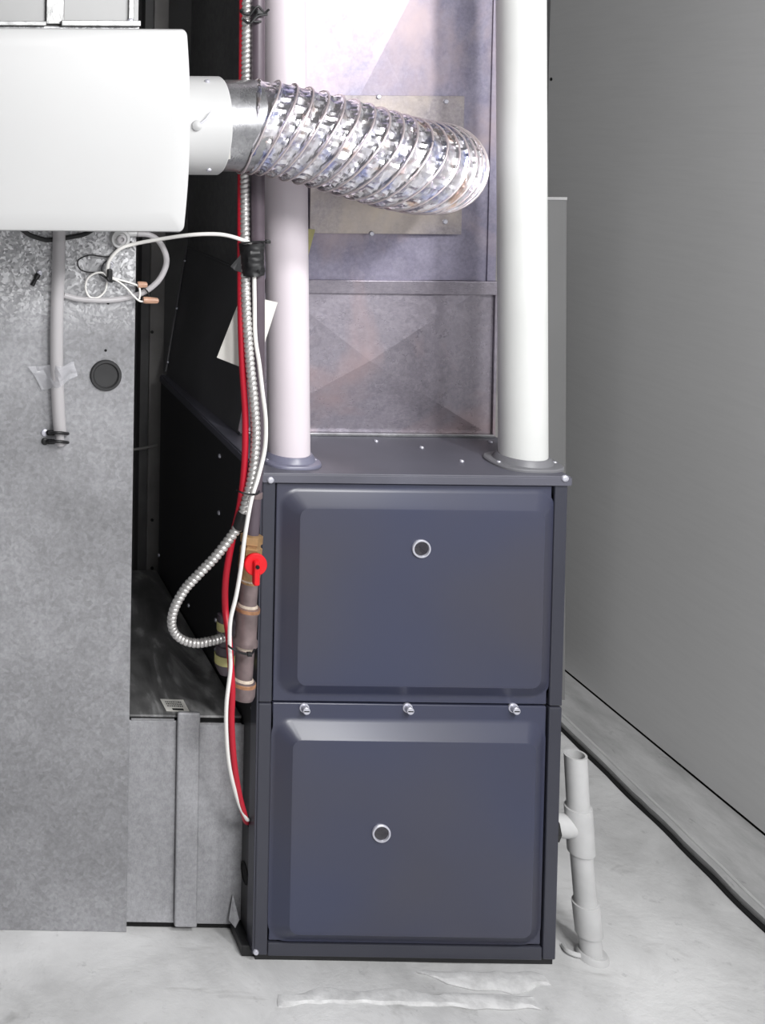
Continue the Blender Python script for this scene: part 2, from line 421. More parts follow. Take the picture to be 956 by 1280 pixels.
for u in (380, 509, 641):
    p = PY(u, 884.5, .004)
    bm = lathe(p, (0, -1, 0), [(-.001, .0085), (.002, .0085), (.002, .0065), (.012, .0065), (.013, .0055), (.013, .0003)], 16)
    th = link('thumbscrew', bm, 'screw', fu, True, 40)
    q = p + Vector((0, -.0132, 0)); link('screw_slot', box(q.x - .0045, q.x + .0045, q.y - .0004, q.y + .001, q.z - .0008, q.z + .0008), 'gap', th)
for u, v in ((338, 600), (706, 598)): screw(PY(u, v, -.005), (0, -1, 0), .006, fu)
screw(PY(319.5, 1190, 0), (0, -1, 0), .005, fu)
for u, v in ((275, 570), (274, 641), (199, 694), (236, 757), (270, 775), (270, 812), (316, 886)):
    screw(PX(u, v, 0), (-1, 0, 0), .0045, fu)
for u, v in ((470, 552), (527, 560), (577, 577), (613, 553)):
    p = PZ(u, v, H); screw(p, (0, 0, 1), .004, fu)
for u, v, r in ((311, 1027, .009), (306, 1091, .019)):
    p = PX(u, v, 0); link('knockout_hole', lathe(p, (-1, 0, 0), [(-.001, r), (.0015, r), (.0018, r * .85), (.0004, r * .8)], 24), 'gap', fu, True)
# side seam fold near the front
link('side_flange', box(-.0035, 0, 0, .03, .014, H - .018, .001), 'furnace_front', fu)

# pipe collars on the furnace top
def collar(cx, cy, rr, label, mat, w2):
    fl = []
    for k in range(48):
        a_ = 2 * PI * k / 48; ca, sa = math.cos(a_), math.sin(a_)
        fl.append(Vector((cx + math.copysign(abs(ca) ** .75, ca) * w2, cy + math.copysign(abs(sa) ** .75, sa) * (rr + .016), 0)))
    def at(z, s): return [Vector((cx + (p.x - cx) * s, cy + (p.y - cy) * s, z)) for p in fl]
    def ci(z, r): return [Vector((cx + r * math.cos(2 * PI * k / 48), cy + r * math.sin(2 * PI * k / 48), z)) for k in range(48)]
    L = [at(H, 1), at(H + .003, 1), at(H + .005, .97), ci(H + .006, rr + .008), ci(H + .012, rr + .005), ci(H + .016, rr + .002), ci(H + .016, rr - .004)]
    o = link('pipe_collar', loft(L, True, True), mat, fu, True, 40); tag(o, label)
    for s in (-1, 1):
        screw(Vector((cx + s * (w2 - .010), cy - .012, H + .004)), (0, 0, 1), .004, fu)

def vpipe(name, utop, ubot, Y, rad, label, mat, zt=CEIL - .002):
    b = PY(ubot[0], ubot[1], Y); t_ = PY(utop[0], utop[1], Y)
    d = (t_ - b) / (t_.z - b.z); b = b + d * (H + .014 - b.z); top = b + d * (zt - b.z)
    o = link(name, tube([b, b + d * .0015, b.lerp(top, .3), b.lerp(top, .6), top], [rad - .002, rad, rad, rad, rad], 48), mat, None, True, 40)
    return tag(o, label, 'pipe'), b
pl, bl = vpipe('vent_pipe', (355, 0), (361, 570), .066, .0365, 'white plastic pipe at the left front corner of the furnace, behind the foil duct', 'pvc_l')
pr2, br = vpipe('vent_pipe', (651, 0), (653.5, 572), .066, .0395, 'white plastic pipe at the right front corner of the furnace', 'pvc_r')
collar(bl.x, bl.y, .0375, 'glossy blue-grey collar', 'flange', .052)
collar(br.x, br.y, .0405, 'dull grey oval collar', 'flange_r', .060)

# ------------------------------------------------------------------ plenum on the furnace
YP = .232
zse = PY(500, 350, YP).z
XL, XR = PY(331, 345, YP).x, PY(617.5, 349, YP).x
XLb, XRb = .03, PY(613, 545, YP).x
YB = min(PX(235, 310, XL).y, .80)
pn = thing('supply_plenum', 'tall galvanised sheet metal plenum standing on the furnace top', 'plenum', ((XL + XR) / 2, (YP + YB) / 2, H))
def xpanel(corners, centre, y, depth, mat, name, inner):
    """cross-broken sheet: creases run from the centre through the inner points to the panel edge"""
    bm = bmesh.new(); cs = [Vector(p) for p in corners]
    ring = []
    n = len(cs)
    v = [bm.verts.new(p) for p in cs]; c_ = bm.verts.new(centre + Vector((0, -depth, 0)))
    back = [bm.verts.new(p + Vector((0, .003, 0))) for p in cs]
    for i in range(n):
        bm.faces.new((v[i], v[(i + 1) % n], c_)); bm.faces.new((v[i], v[(i + 1) % n], back[(i + 1) % n], back[i]))
    bm.faces.new(back)
    return link(name, bm, mat, pn)
P = lambda u, v: PY(u, v, YP)
# upper cross-broken sheet
xc = P(476, 62); bl_, br_ = P(387, 350), P(553, 350)
zt = CEIL - .004; zm = xc.z * 2 - zse; tl, tr = Vector((P(400, 350).x, YP, zm)), Vector((P(560, 350).x, YP, zm))
xpanel([Vector((XL, YP, zse)), bl_, br_, Vector((XR, YP, zse)), Vector((XR, YP, zm)), tr, tl, Vector((XL, YP, zm))], xc, YP, .013, 'plenum', 'upper_sheet', None)
link('top_sheet', box(XL, XR, YP, YP + .003, zm, zt), 'plenum', pn)
# lower sheet
cc = P(458, 449)
zl0 = H + .001
xpanel([Vector((XLb, YP, zl0)), Vector((XRb, YP, zl0)), Vector((XR, YP, zse)), Vector((XL, YP, zse))], cc, YP, .016, 'plenum_low', 'lower_sheet', None)
# seam strip and edges
z1_, z2_ = P(500, 350).z, P(500, 367).z
link('seam_strip', box(XL - .002, XR + .003, YP - .010, YP + .001, z2_, z1_, .0015), 'plenum_low', pn)
link('base_flange', box(XLb, XRb + .002, YP - .012, YP + .002, H + .0002, H + .006, .001), 'collar_metal', pn)
bm = poly([Vector((XRb + .001, YP - .006, H)), Vector((XRb + .006, YP - .006, H)), Vector((XR + .005, YP - .006, zse)), Vector((XR, YP - .006, zse))], .01, (0, 1, 0))
link('corner_flange', bm, 'plenum_low', pn)
link('corner_flange', box(XR - .016, XR + .001, YP - .004, YP + .002, zse, zt, .001), 'plenum', pn)
# side sheets
link('side_sheet', box(XL, XL + .003, YP + .002, YB, zse - .002, zt), 'plenum_side', pn)
link('side_sheet', box(XR - .003, XR, YP + .002, YB, zse - .002, zt), 'plenum_side', pn)
bm = poly([Vector((XLb - .0, YP, H)), Vector((XLb - .02, D - .01, H)), Vector((XL - .001, YB, zse)), Vector((XL - .001, YP, zse))], .003, (1, 0, 0))
o = link('transition_side', bm, 'black_panel', pn); tag(o, 'black tapered side panel')
bm = tube([PX(235, 310, XL - .002), PX(331, 352, XL - .002)], .0025, 6)
link('transition_edge', bm, 'black_panel', pn)
q1, q2 = Vector((XL - .003, YB, zse)), Vector((XLb - .021, D - .01, H + .01))
link('transition_edge', tube([q1, q2], .0025, 6), 'black_panel', pn)
for t_ in (.12, .5, .92): screw(q1.lerp(q2, t_) + Vector((-.001, -.01, 0)), (-1, 0, 0), .003, pn)
bm = poly([Vector((XR, YP, zse)), Vector((XRb, YP, H)), Vector((XRb, D - .01, H)), Vector((XR, YB, zse))], .003, (-1, 0, 0)); link('transition_side', bm, 'plenum_side', pn)
link('back_sheet', box(XL, XR, YB - .003, YB, zse, zt), 'plenum_side', pn)
# take-off plate
a, b = P(386, 119), P(571, 292)
tp = link('takeoff_plate', box(a.x, b.x, YP - .017, YP - .014, b.z, a.z, .0008), 'plate', pn); tag(tp, 'brownish square takeoff plate')
for u, v in ((557, 127), (473, 121), (556, 277), (464, 292)):
    screw(PY(u, v, YP - .017), (0, -1, 0), .005, tp)
ce = P(480, 203); ce.y = YP - .017
link('duct_collar', lathe(ce, (0, -1, 0), [(0, .09), (.003, .09), (.004, .081), (.06, .081)], 48, cap1=True), 'plenum_side', pn, True, 35)

# ------------------------------------------------------------------ foil flex duct
YH = -.12
z_in = PY(285, 157, YH).z
path = spline([(-.082, YH, z_in), (-.04, YH - .003, z_in - .004), (.04, YH - .005, z_in - .022), (.12, YH, z_in - .045), (.195, YH + .02, z_in - .063), (.262, -.045, ce.z + .002), (.304, .025, ce.z), (.322, .10, ce.z), (ce.x, .195, ce.z)], 60)
# resample evenly
cum = [0]
for a, b in zip(path, path[1:]): cum.append(cum[-1] + (b - a).length)
LEN = cum[-1]; NS = 330
def along(s):
    import bisect
    i = min(max(bisect.bisect(cum, s) - 1, 0), len(path) - 2)
    return path[i].lerp(path[i + 1], (s - cum[i]) / max(1e-9, cum[i + 1] - cum[i]))
pts = [along(LEN * i / NS) for i in range(NS + 1)]
fr = frames(pts)
PITCH = .0235; R0 = .0765; SEG = 84
def tilt(p, t_, n, b, phi, r):
    # a ring leans: lower part trails forward along the duct
    dirn = n * math.cos(phi) + b * math.sin(phi)
    return dirn
loops = []
for i, (p, (t_, n, b)) in enumerate(zip(pts, fr)):
    s = LEN * i / NS; L = []
    for k in range(SEG):
        ph = 2 * PI * k / SEG
        dn = n * math.cos(ph) + b * math.sin(ph)
        hz = -dn.z                                   # lean of the wire turns
        w_ = ((s + hz * .020) / PITCH + ph / (2 * PI)) % 1.0
        d_ = min(w_, 1 - w_)
        rib = math.exp(-(d_ / .09) ** 2) * .0034
        q = p + dn * R0
        cr = noise.noise(q * 34) * .0028 + noise.noise(q * 110) * .0022
        cr += (abs(noise.noise(Vector((s * 26, ph * 6.5 + s * 20, 2)))) - .2) * .0080 * (1 - math.exp(-(d_ / .16) ** 2))
        cr *= min(1, .1 + s / .04)
        if s < .012: rib *= .4; cr += (.012 - s) * .2
        L.append(p + dn * (R0 - .0015 + rib + cr * .8 - .003 * (1 - math.exp(-(d_ / .3) ** 2))))
    loops.append(L)
fd = thing('flexible_duct', 'crinkled silver foil flexible duct bending from the white humidifier to the plenum', 'duct', (.1, -.1, 1.4))
bm = loft(loops, False, False)
bmesh.ops.triangulate(bm, faces=list(bm.faces))
link('foil_sleeve', bm, 'foil', fd, False)
wp = []; turns = int(LEN / PITCH)
s = 0.0; stepk = 40; ph = 0
# helix wire follows the same phase as the ribs
for i in range(int(LEN / PITCH * stepk)):
    ph = 2 * PI * (i % stepk) / stepk
    turn = i // stepk
    s = 0
    # solve (s + hz*.02)/P + ph/2pi = integer
    target = (turn + 1 - ph / (2 * PI))
    # walk backwards: phase falls as s grows
    s = target * PITCH
    for _ in range(2):
        sc = min(max(s, 0), LEN); j = min(int(sc / LEN * NS), NS); t_, n, b = fr[j]
        dn = n * math.cos(ph) + b * math.sin(ph); s = target * PITCH + dn.z * .020
    sc = min(max(s, .001), LEN - .001); p = along(sc)
    wp.append((turn, -ph, p + dn * (R0 + .0018)))
wp.sort(key=lambda t: (t[0], t[1]))
link('wire_helix', tube([t[2] for t in wp], .0017, 6), 'foil_wire', fd, True, 80)

# ------------------------------------------------------------------ return cabinet (left)
XC, YC = -.212, .066
zc = PY(100, 33, YC).z
cb = thing('return_air_cabinet', 'large spangled galvanised cabinet at the left, below the white humidifier', 'cabinet', (-.7, .4, 0))
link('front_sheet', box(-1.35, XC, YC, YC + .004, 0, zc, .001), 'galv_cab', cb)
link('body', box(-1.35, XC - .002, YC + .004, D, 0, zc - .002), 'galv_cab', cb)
up_ = thing('return_plenum', 'matte grey sheet metal box above the white humidifier', 'plenum', (-.7, .4, zc))
def xat(u, v=10, Y=YC): return PY(u, v, Y).x
zt2 = CEIL - .004
link('sheet', box(-1.35, xat(56), YC + .006, YC + .010, zc + .001, zt2), 'galv_upper', up_)
link('sheet', box(xat(81), xat(161), YC + .006, YC + .010, zc + .001, zt2), 'galv_upper', up_)
link('sheet', box(-1.35, XC, YC + .010, D - .02, zc + .001, zt2), 'galv_upper', up_)
link('drive_strip', box(xat(58), xat(80), YC - .001, YC + .010, zc + .004, zt2, .001), 'galv_strip', up_)
link('drive_strip', box(xat(161), xat(167.5), YC, YC + .010, zc + .004, zt2, .001), 'galv_strip', up_)
link('ledge', box(-1.35, xat(57), YC - .012, YC + .008, zc, zc + .008, .001), 'galv_strip', up_)
link('ledge', box(xat(76), XC, YC - .012, YC + .008, zc, zc + .010, .001), 'galv_strip', up_)
screw(PY(163, 27, YC - .001), (0, -1, 0), .006, up_)
pp = PY(132, 469, YC)
pg = link('rubber_plug', lathe(pp, (0, -1, 0), [(-.001, .0285), (.003, .0285), (.005, .027), (.005, .0235), (.0015, .021), (.0005, .0005)], 40), 'rubber', cb, True, 40)
for u, v in ((132, 438), (135, 379), (163, 303)): link('screw_hole', lathe(PY(u, v, YC), (0, -1, 0), [(-.001, .0024), (.0008, .0024), (.0009, .001)], 10), 'gap', cb)
for i, (u, v) in enumerate(((5, 1158),)): pass

# humidifier
hm = thing('humidifier', 'white enamelled humidifier box mounted high on the galvanised cabinet', 'humidifier', (-.4, -.1, PY(100, 290, -.24).z))
YF = -.235
zb, ztop = PY(100, 290, YF).z, PY(100, 35, YF).z; xrg = PY(239.5, 160, YF).x; xlf = xrg - .42
def face(y, ins, s=1.0):
    """front outline with a gently bowed right and left edge"""
    out = []; r = .010; bow = .008
    base = rrect(xlf + ins, xrg - ins, zb + ins, ztop - ins, max(r - ins * .3, .004), y, 6)
    # subdivide the long edges so that they can bow
    full = []
    for i in range(len(base)):
        a, b = base[i], base[(i + 1) % len(base)]
        n_ = 14 if (a - b).length > .05 else 1
        for k in range(n_): full.append(a.lerp(b, k / n_))
    zc_ = (zb + ztop) / 2; hh = (ztop - zb) / 2
    for p in full:
        f = 1 - ((p.z - zc_) / hh) ** 2
        sx = 1 if p.x > (xlf + xrg) / 2 else -1
        e = abs((p.x - (xlf + xrg) / 2) / ((xrg - xlf) / 2))
        out.append(Vector((p.x + sx * (f - 1) * bow * (e ** 6), p.y, p.z)))
    return out
Ls = [face(YC - .0, .012), face(YF + .05, .008), face(YF + .046, .0), face(YF + .008, .0), face(YF + .002, .002), face(YF, .006), face(YF - .0025, .03)]
link('housing', loft(Ls), 'white_box', hm, True, 30)
xs = PY(272, 150, YH).x
cz_ = PY(262, 157, YH).z
link('duct_port', lathe((xrg - .03, YH, cz_), (1, 0, 0), [(0, .0805), (xs - xrg + .03 - .002, .0805), (xs - xrg + .03, .079), (xs - xrg + .03, .0735)], 56), 'white_box', hm, True, 35)
link('neck_ring', lathe((xs - .002, YH, cz_), (1, 0, 0), [(0, .0750), (.060, .0750), (.061, .074)], 56), 'collar_metal', hm, True, 35)
def onport(u, v, rr=.0805):
    # point on the port's cylinder seen at that pixel
    d = ray(u, v).normalized(); o_ = CAM - Vector((0, YH, cz_))
    a_ = d.y ** 2 + d.z ** 2; b_ = 2 * (o_.y * d.y + o_.z * d.z); c_ = o_.y ** 2 + o_.z ** 2 - rr ** 2
    t_ = (-b_ - math.sqrt(max(0, b_ * b_ - 4 * a_ * c_))) / (2 * a_); p = CAM + d * t_
    return p, Vector((0, p.y - YH, p.z - cz_)).normalized()
for u, v in ((259, 102), (261, 212)):
    p, n_ = onport(u, v); screw(p, n_, .004, hm)
p, n_ = onport(246, 157)
kn = link('latch', lathe(p, n_, [(-.002, .009), (.004, .008), (.008, .004), (.009, .001)], 16), 'white_box', hm, True)
link('latch_wire', tube([p + n_ * .006, p + n_ * .008 + Vector((.012, 0, .010)), p + n_ * .006 + Vector((.022, 0, .024))], .0016, 8), 'screw', hm, True)
# barcode sticker on the neck
def sticker(u0, u1, v0, v1, rr):
    bm = bmesh.new(); n_ = 8
    A = [onport(u0, v0 + (v1 - v0) * k / n_, rr)[0] for k in range(n_ + 1)]; B = [onport(u1, v0 + (v1 - v0) * k / n_, rr)[0] for k in range(n_ + 1)]
    va = [bm.verts.new(p) for p in A]; vb = [bm.verts.new(p) for p in B]
    for k in range(n_): bm.faces.new((va[k], va[k + 1], vb[k + 1], vb[k]))
    return bm
stk = link('barcode_label', sticker(274, 288, 182, 199, .0762), 'paper', hm); tag(stk, 'small white barcode label')
bm = None
for k, uu in enumerate((276, 278, 279.3, 281, 283, 284.2)):
    link('barcode_bar', sticker(uu, uu + (1.1 if k % 2 else .6), 184, 195, .0764), 'gap', stk)

# ------------------------------------------------------------------ things on the cabinet front
yc = YC
hs = thing('drain_hose', 'thick translucent hose hanging straight down the cabinet from the humidifier', 'hose', tuple(PY(72, 540, yc - .014)))
link('hose', tube(pxs([(74, 282, yc - .016), (73, 340, yc - .014), (71, 400, yc - .014), (71, 460, yc - .014), (73, 510, yc - .014), (75, 541, yc - .013)], 8), .0115, 20), 'hose', hs, True)
link('hose_end', tube(pxs([(75, 541, yc - .013), (75, 549, yc - .013), (76, 556, yc - .012)], 4), .0075, 16), 'hose', hs, True)
for v, lab in ((541, 'black cable clamp at the end of the thick hose, upper of two'), (552, 'black cable clamp at the end of the thick hose, lower of two')):
    cl = thing('cable_clamp', lab, 'clamp', tuple(PY(62, v, yc)))
    link('strap', tube(pxs([(60, v, yc - .004), (66, v, yc - .026), (75, v, yc - .030), (84, v + 1, yc - .020), (85, v + 1, yc - .004)], 4), .0028, 8), 'black', cl, True)
    link('eye', lathe(PY(56, v - .5, yc), (0, -1, 0), [(-.001, .0065), (.003, .0065), (.004, .005), (.004, .001)], 16), 'screw' if v == 541 else 'black', cl, True)
    link('pad', cyl(PY(60, v, yc - .005), PY(67, v, yc - .014), .005, 12), 'black', cl, True)
cl = thing('cable_clamp', 'small black cable clamp with a loose end, left of the thick hose', 'clamp', tuple(PY(46, 346, yc)))
link('eye', lathe(PY(49, 341, yc), (0, -1, 0), [(-.001, .005), (.004, .005), (.005, .003), (.005, .001)], 16), 'screw', cl, True)
link('strap', tube(pxs([(48, 343, yc - .005), (45, 348, yc - .007), (43, 352, yc - .006), (40, 357, yc - .006)], 4), [.005] * 5 + [.0032] * 4 + [.004] * 4, 10), 'black', cl, True)
# clear tape patch
bm = bmesh.new(); q = []
T4 = [PY(36, 458, yc - .004), PY(92, 452, yc - .004), PY(97, 470, yc - .004), PY(52, 487, yc - .004)]
n_ = 14; g = [[None] * (n_ + 1) for _ in range(n_ + 1)]
for i in range(n_ + 1):
    for j in range(n_ + 1):
        p = T4[0].lerp(T4[1], i / n_).lerp(T4[3].lerp(T4[2], i / n_), j / n_)
        p += Vector((noise.noise(p * 60) * .003, -abs(noise.noise(p * 70)) * .006, noise.noise(p * 50 + Vector((4, 0, 0))) * .004))
        e = math.exp(-((p.x - PY(72, 465, yc).x) / .016) ** 2); p.y -= e * .025
        g[i][j] = bm.verts.new(p)
for i in range(n_):
    for j in range(n_): bm.faces.new((g[i][j], g[i + 1][j], g[i + 1][j + 1], g[i][j + 1]))
bmesh.ops.solidify(bm, geom=list(bm.faces), thickness=.0004)
tag(link('clear_tape', bm, 'clear_tape', None, True, 25), 'crumpled clear tape holding the thick hose against the cabinet', 'tape')
tag(link('black_cable', tube(pxs([(26, 286, yc - .02), (38, 294, yc - .012), (55, 299.5, yc - .008), (62, 300, yc - .006), (85, 297, yc - .006), (105, 293, yc - .008), (118, 286, yc - .02)], 8), .0042, 10), 'black', None, True), 'short black cable sagging just below the white humidifier', 'cable')
# round fitting beneath the humidifier
gp = PY(149, 298, yc)
gf = thing('hose_fitting', 'round grey plastic fitting just under the humidifier', 'fitting', tuple(gp))
link('flange', lathe(gp, (0, -1, 0), [(-.001, .0175), (.012, .0175), (.014, .016), (.014, .012), (.011, .011), (.011, .001)], 32), 'drain', gf, True, 40)
link('nozzle', lathe(gp + Vector((0, -.011, 0)), (0, -1, 0), [(-.001, .0075), (.010, .0075), (.011, .006), (.011, .0045), (.006, .0042), (.006, .001)], 24), 'hose', gf, True, 40)
link('elbow', tube(pxs([(156, 294, yc - .006), (163, 292, yc - .006), (176, 292, yc - .006)], 4), .006, 12), 'drain', gf, True)
tag(link('clear_tube', tube(pxs([(172, 292.5, yc - .010), (186, 293.5, yc - .012), (198, 301, yc - .012), (206, 315, yc - .012), (208, 328, yc - .012), (204, 341, yc - .012), (196, 353, yc - .012), (182, 364, yc - .011), (164, 371, yc - .008), (140, 375, yc - .007), (115, 375, yc - .007), (95, 373, yc - .007), (80, 369, yc - .007)], 8), .0052, 14), 'hose', None, True), 'pale translucent tube looping right from the humidifier and back under the wires', 'tube')
def wire(L, r, mat, name, label, cat='wire', group=None, y0=yc):
    o = link(name, tube(pxs([(u, v, y0 - dy) for u, v, dy in L], 8), r, 10), mat, None, True)
    return tag(o, label, cat, group)
wire([(150, 310, .006), (144, 318, .006), (132, 321, .006), (112, 319, .006), (98, 325, .006), (99, 335, .006), (108, 340, .006), (120, 341, .006), (130, 346, .010), (136, 350, .014), (150, 352, .014), (165, 355, .016), (176, 358, .02), (184, 364, .02), (187, 372, .02)], .0013, 'black', 'thin_wire', 'thin black wire with a wide loop left of the wire bundle')
wire([(149, 311, .008), (140, 322, .008), (130, 329, .008), (127, 338, .008), (132, 346, .012), (134, 349, .014)], .0012, 'black', 'thin_wire', 'thin black wire dropping from the round fitting to the bundle knot')
wire([(134, 352, .010), (131, 364, .008), (122, 372, .008), (112, 371, .008), (107, 361, .008), (109, 349, .008), (118, 342, .008), (128, 341, .010), (134, 345, .012), (150, 350, .014), (164, 354, .016), (173, 358, .02), (175, 366, .02), (174, 374, .02)], .0018, 'white_cable', 'thin_wire', 'thin white wire with a round loop beneath the bundle knot')
wire([(136, 346, .016), (148, 352, .018), (158, 360, .02), (167, 370, .02), (174, 376, .022), (180, 377, .022)], .0017, 'white_cable', 'thin_wire', 'thin white wire running down to the lower wire nut')
kt = thing('cable_tie', 'black cable tie knotting the wires on the cabinet front', 'tie', tuple(PY(135, 343, yc)))
link('head', box(*(lambda p: (p.x - .004, p.x + .005, p.y - .010, p.y + .004, p.z - .011, p.z + .009))(PY(136, 342, yc - .012)), .002), 'black', kt)
link('band', tube(pxs([(134, 347, yc - .020), (136, 351, yc - .021), (140, 352, yc - .016), (136, 349, yc - .006)], 5), .002, 8), 'black', kt, True)
link('eye', tube(pxs([(136, 336, yc - .008), (134, 332, yc - .008), (138, 328, yc - .008), (141, 331, yc - .008), (138, 336, yc - .008)], 6), .0009, 6), 'screw', kt, True)
def nut(u0, v0, u1, v1, y, lab):
    a, b = PY(u0, v0, y), PY(u1, v1, y); ax = (b - a); L = ax.length
    nt = thing('wire_nut', lab, 'wire nut', tuple(a))
    link('shell', lathe(a, ax, [(0, .0058), (L * .25, .0064), (L * .3, .0058), (L * .95, .0045), (L, .003)], 16), 'nut', nt, True, 30)
    n_ = ax.orthogonal().normalized()
    for k in range(8):
        m_ = Matrix.Rotation(2 * PI * k / 8, 3, ax) @ n_
        link('rib', tube([a + ax * .3 + m_ * .0056, a + ax * .92 + m_ * .0046], .0006, 4), 'nut', nt)
nut(179, 375, 198, 376, yc - .022, 'tan wire nut at the end of the white wires, lower of two')
nut(172, 356, 184, 356, yc - .018, 'tan wire nut partly behind the clear tube, upper of two')

# ------------------------------------------------------------------ low duct between cabinet and furnace
YD, ZD = .075, .401
fdct = thing('floor_duct', 'low galvanised duct between the galvanised cabinet and the furnace', 'duct', (-.11, .4, 0))
link('top_sheet', box(XC + .001, -.004, YD + .004, D, ZD - .004, ZD), 'galv_ducttop', fdct)
link('body', box(XC + .001, -.005, YD + .006, D - .01, .0, ZD - .006), 'gap', fdct)
def fpanel(name, u0, u1, vt, vb, y, th, mat='galv_duct', r=.002):
    a, b = PY(u0, vt, y), PY(u1, vb, y)
    return link(name, box(a.x, b.x, y, y + th, b.z, a.z, r), mat, fdct)
fpanel('front_sheet', 150, 218, 900, 1154, YD, .004)
fpanel('front_sheet', 247.5, 302, 905, 1156, YD, .004)
fpanel('joint_strip', 222.5, 246.5, 891, 1160, YD - .010, .008, r=.003)
fpanel('top_lip', 164, 218, 898.5, 901.5, YD - .002, .004, 'collar_metal', .0005)
fpanel('top_lip', 247, 302, 903.5, 906.5, YD - .002, .004, 'collar_metal', .0005)
# curled loose corner of the sheet by the furnace
bm = poly([PY(291, 1118, YD - .006), PY(299, 1150, YD - .02), PY(294, 1160, YD - .025), PY(286, 1150, YD - .012)], .001, (0, 1, 0)); link('bent_corner', bm, 'galv_duct', fdct)
# paper label on top
a, b, c_, d_ = PZ(200, 874, ZD + .0006), PZ(229, 875, ZD + .0006), PZ(237, 890, ZD + .0006), PZ(208, 889, ZD + .0006)
lb_ = link('paper_label', poly([a, b, c_, d_], .0006, (0, 0, 1)), 'paper', fdct); tag(lb_, 'small white printed label')
rng = random.Random(3)
def lbl(s0, s1, t0, t1):
    f = lambda s, t_: a.lerp(b, s).lerp(d_.lerp(c_, s), t_) + Vector((0, 0, .0008)); return poly([f(s0, t0), f(s1, t0), f(s1, t1), f(s0, t1)], .0002, (0, 0, 1))
link('barcode_bar', lbl(.3, .78, .78, .92), 'gap', lb_)
bm = bmesh.new()
for r_ in range(3):
    s = .15
    while s < .85:
        w_ = rng.uniform(.03, .08)
        f = lambda s, t_: a.lerp(b, s).lerp(d_.lerp(c_, s), t_) + Vector((0, 0, .0008))
        poly([f(s, .2 + r_ * .17), f(s + w_, .2 + r_ * .17), f(s + w_, .28 + r_ * .17), f(s, .28 + r_ * .17)], .0002, (0, 0, 1), bm); s += w_ + .03
link('print', bm, 'rubber', lb_)

# ------------------------------------------------------------------ gas pipe with valve, in front of the furnace's left edge
YG = -.026
def gp_(v):                                   # centre line of the gas pipe
    if v <= 640: u = 322 - max(0, v - 560) * .07
    else: u = 316.5 - (v - 640) * .060
    return PY(u, v, YG)
gas = thing('gas_pipe', 'dark iron gas pipe with brass valve running down the furnace left edge', 'pipe', tuple(gp_(870)))
link('riser', tube([PY(322, -380, YG), PY(322, 0, YG), gp_(300), gp_(560), gp_(620), gp_(672)], .0118, 24), 'gaspipe', gas, True)
def seg(v0, v1, prof, mat, name, lab=None, n=24):
    a, b = gp_(v0), gp_(v1); ax = b - a; L = ax.length
    o = link(name, lathe(a, ax, [(L * t_, r) for t_, r in prof], n), mat, gas, True, 35)
    if lab: tag(o, lab)
    return o
seg(614, 622, [(0, .012), (.1, .0135), (.9, .0135), (1, .012)], 'iron', 'thread_ring')
seg(667, 692, [(0, .013), (.06, .0185), (.45, .0185), (.5, .0155), (.62, .0155), (.68, .0185), (1, .0185)], 'brass', 'union', 'hexagonal brass union', 6)
vb = seg(690, 728, [(0, .0165), (.15, .019), (.5, .020), (.8, .0175), (1, .0155)], 'brass', 'valve_body', 'brass valve body', 20)
seg(722, 729, [(0, .0165), (.2, .0172), (1, .014)], 'dope', 'thread_seal')
seg(726, 760, [(0, .0152), (1, .0152)], 'iron', 'nipple')
seg(754, 760, [(0, .0155), (.5, .017), (1, .0165)], 'dope', 'thread_seal')
seg(757, 806, [(0, .0165), (.02, .0205), (.14, .0205), (.20, .0178), (.80, .0178), (.86, .0205), (.98, .0205), (1, .0165)], 'iron', 'tee')
seg(757.5, 762.5, [(0, .0190), (.2, .0209), (1, .0209)], 'rust', 'tee_rim')
seg(804, 811, [(0, .0175), (1, .0152)], 'dope', 'thread_seal')
seg(805, 855, [(0, .0155), (1, .0155)], 'iron', 'nipple')
seg(846, 853, [(0, .0158), (.6, .0178), (1, .0178)], 'dope', 'thread_seal')
seg(849, 874, [(0, .0165), (.05, .0205), (.25, .0215), (.7, .021), (.92, .018), (1, .008)], 'iron', 'cap')
seg(850, 855, [(0, .0195), (.3, .0215), (1, .0217)], 'rust', 'cap_rim')
hc = PY(319.5, 706, YG - .034)
hd = link('valve_handle', lathe(hc + Vector((0, .006, 0)), (0, -1, 0), [(0, .0185), (.002, .0195), (.006, .0195), (.0075, .018), (.0075, .001)], 40), 'red_plastic', gas, True, 30); tag(hd, 'round red valve handle')
q = PY(319, 714, YG - .042)
link('pointer_tab', loft([rrect(hc.x - .0055, hc.x + .0055, hc.z - .034, hc.z + .009, .004, YG - .034), rrect(hc.x - .0055, hc.x + .0055, hc.z - .034, hc.z + .009, .004, YG - .040), rrect(hc.x - .004, hc.x + .004, hc.z - .032, hc.z + .007, .003, YG - .043)]), 'red_plastic', hd, True, 30)
link('spindle_screw', lathe(hc + Vector((0, -.007, 0)), (0, -1, 0), [(0, .0035), (.004, .0033), (.005, .0005)], 10), 'gap', hd, True)
link('valve_stem', cyl(gp_(705), hc + Vector((0, .006, 0)), .008, 16), 'brass', gas, True)
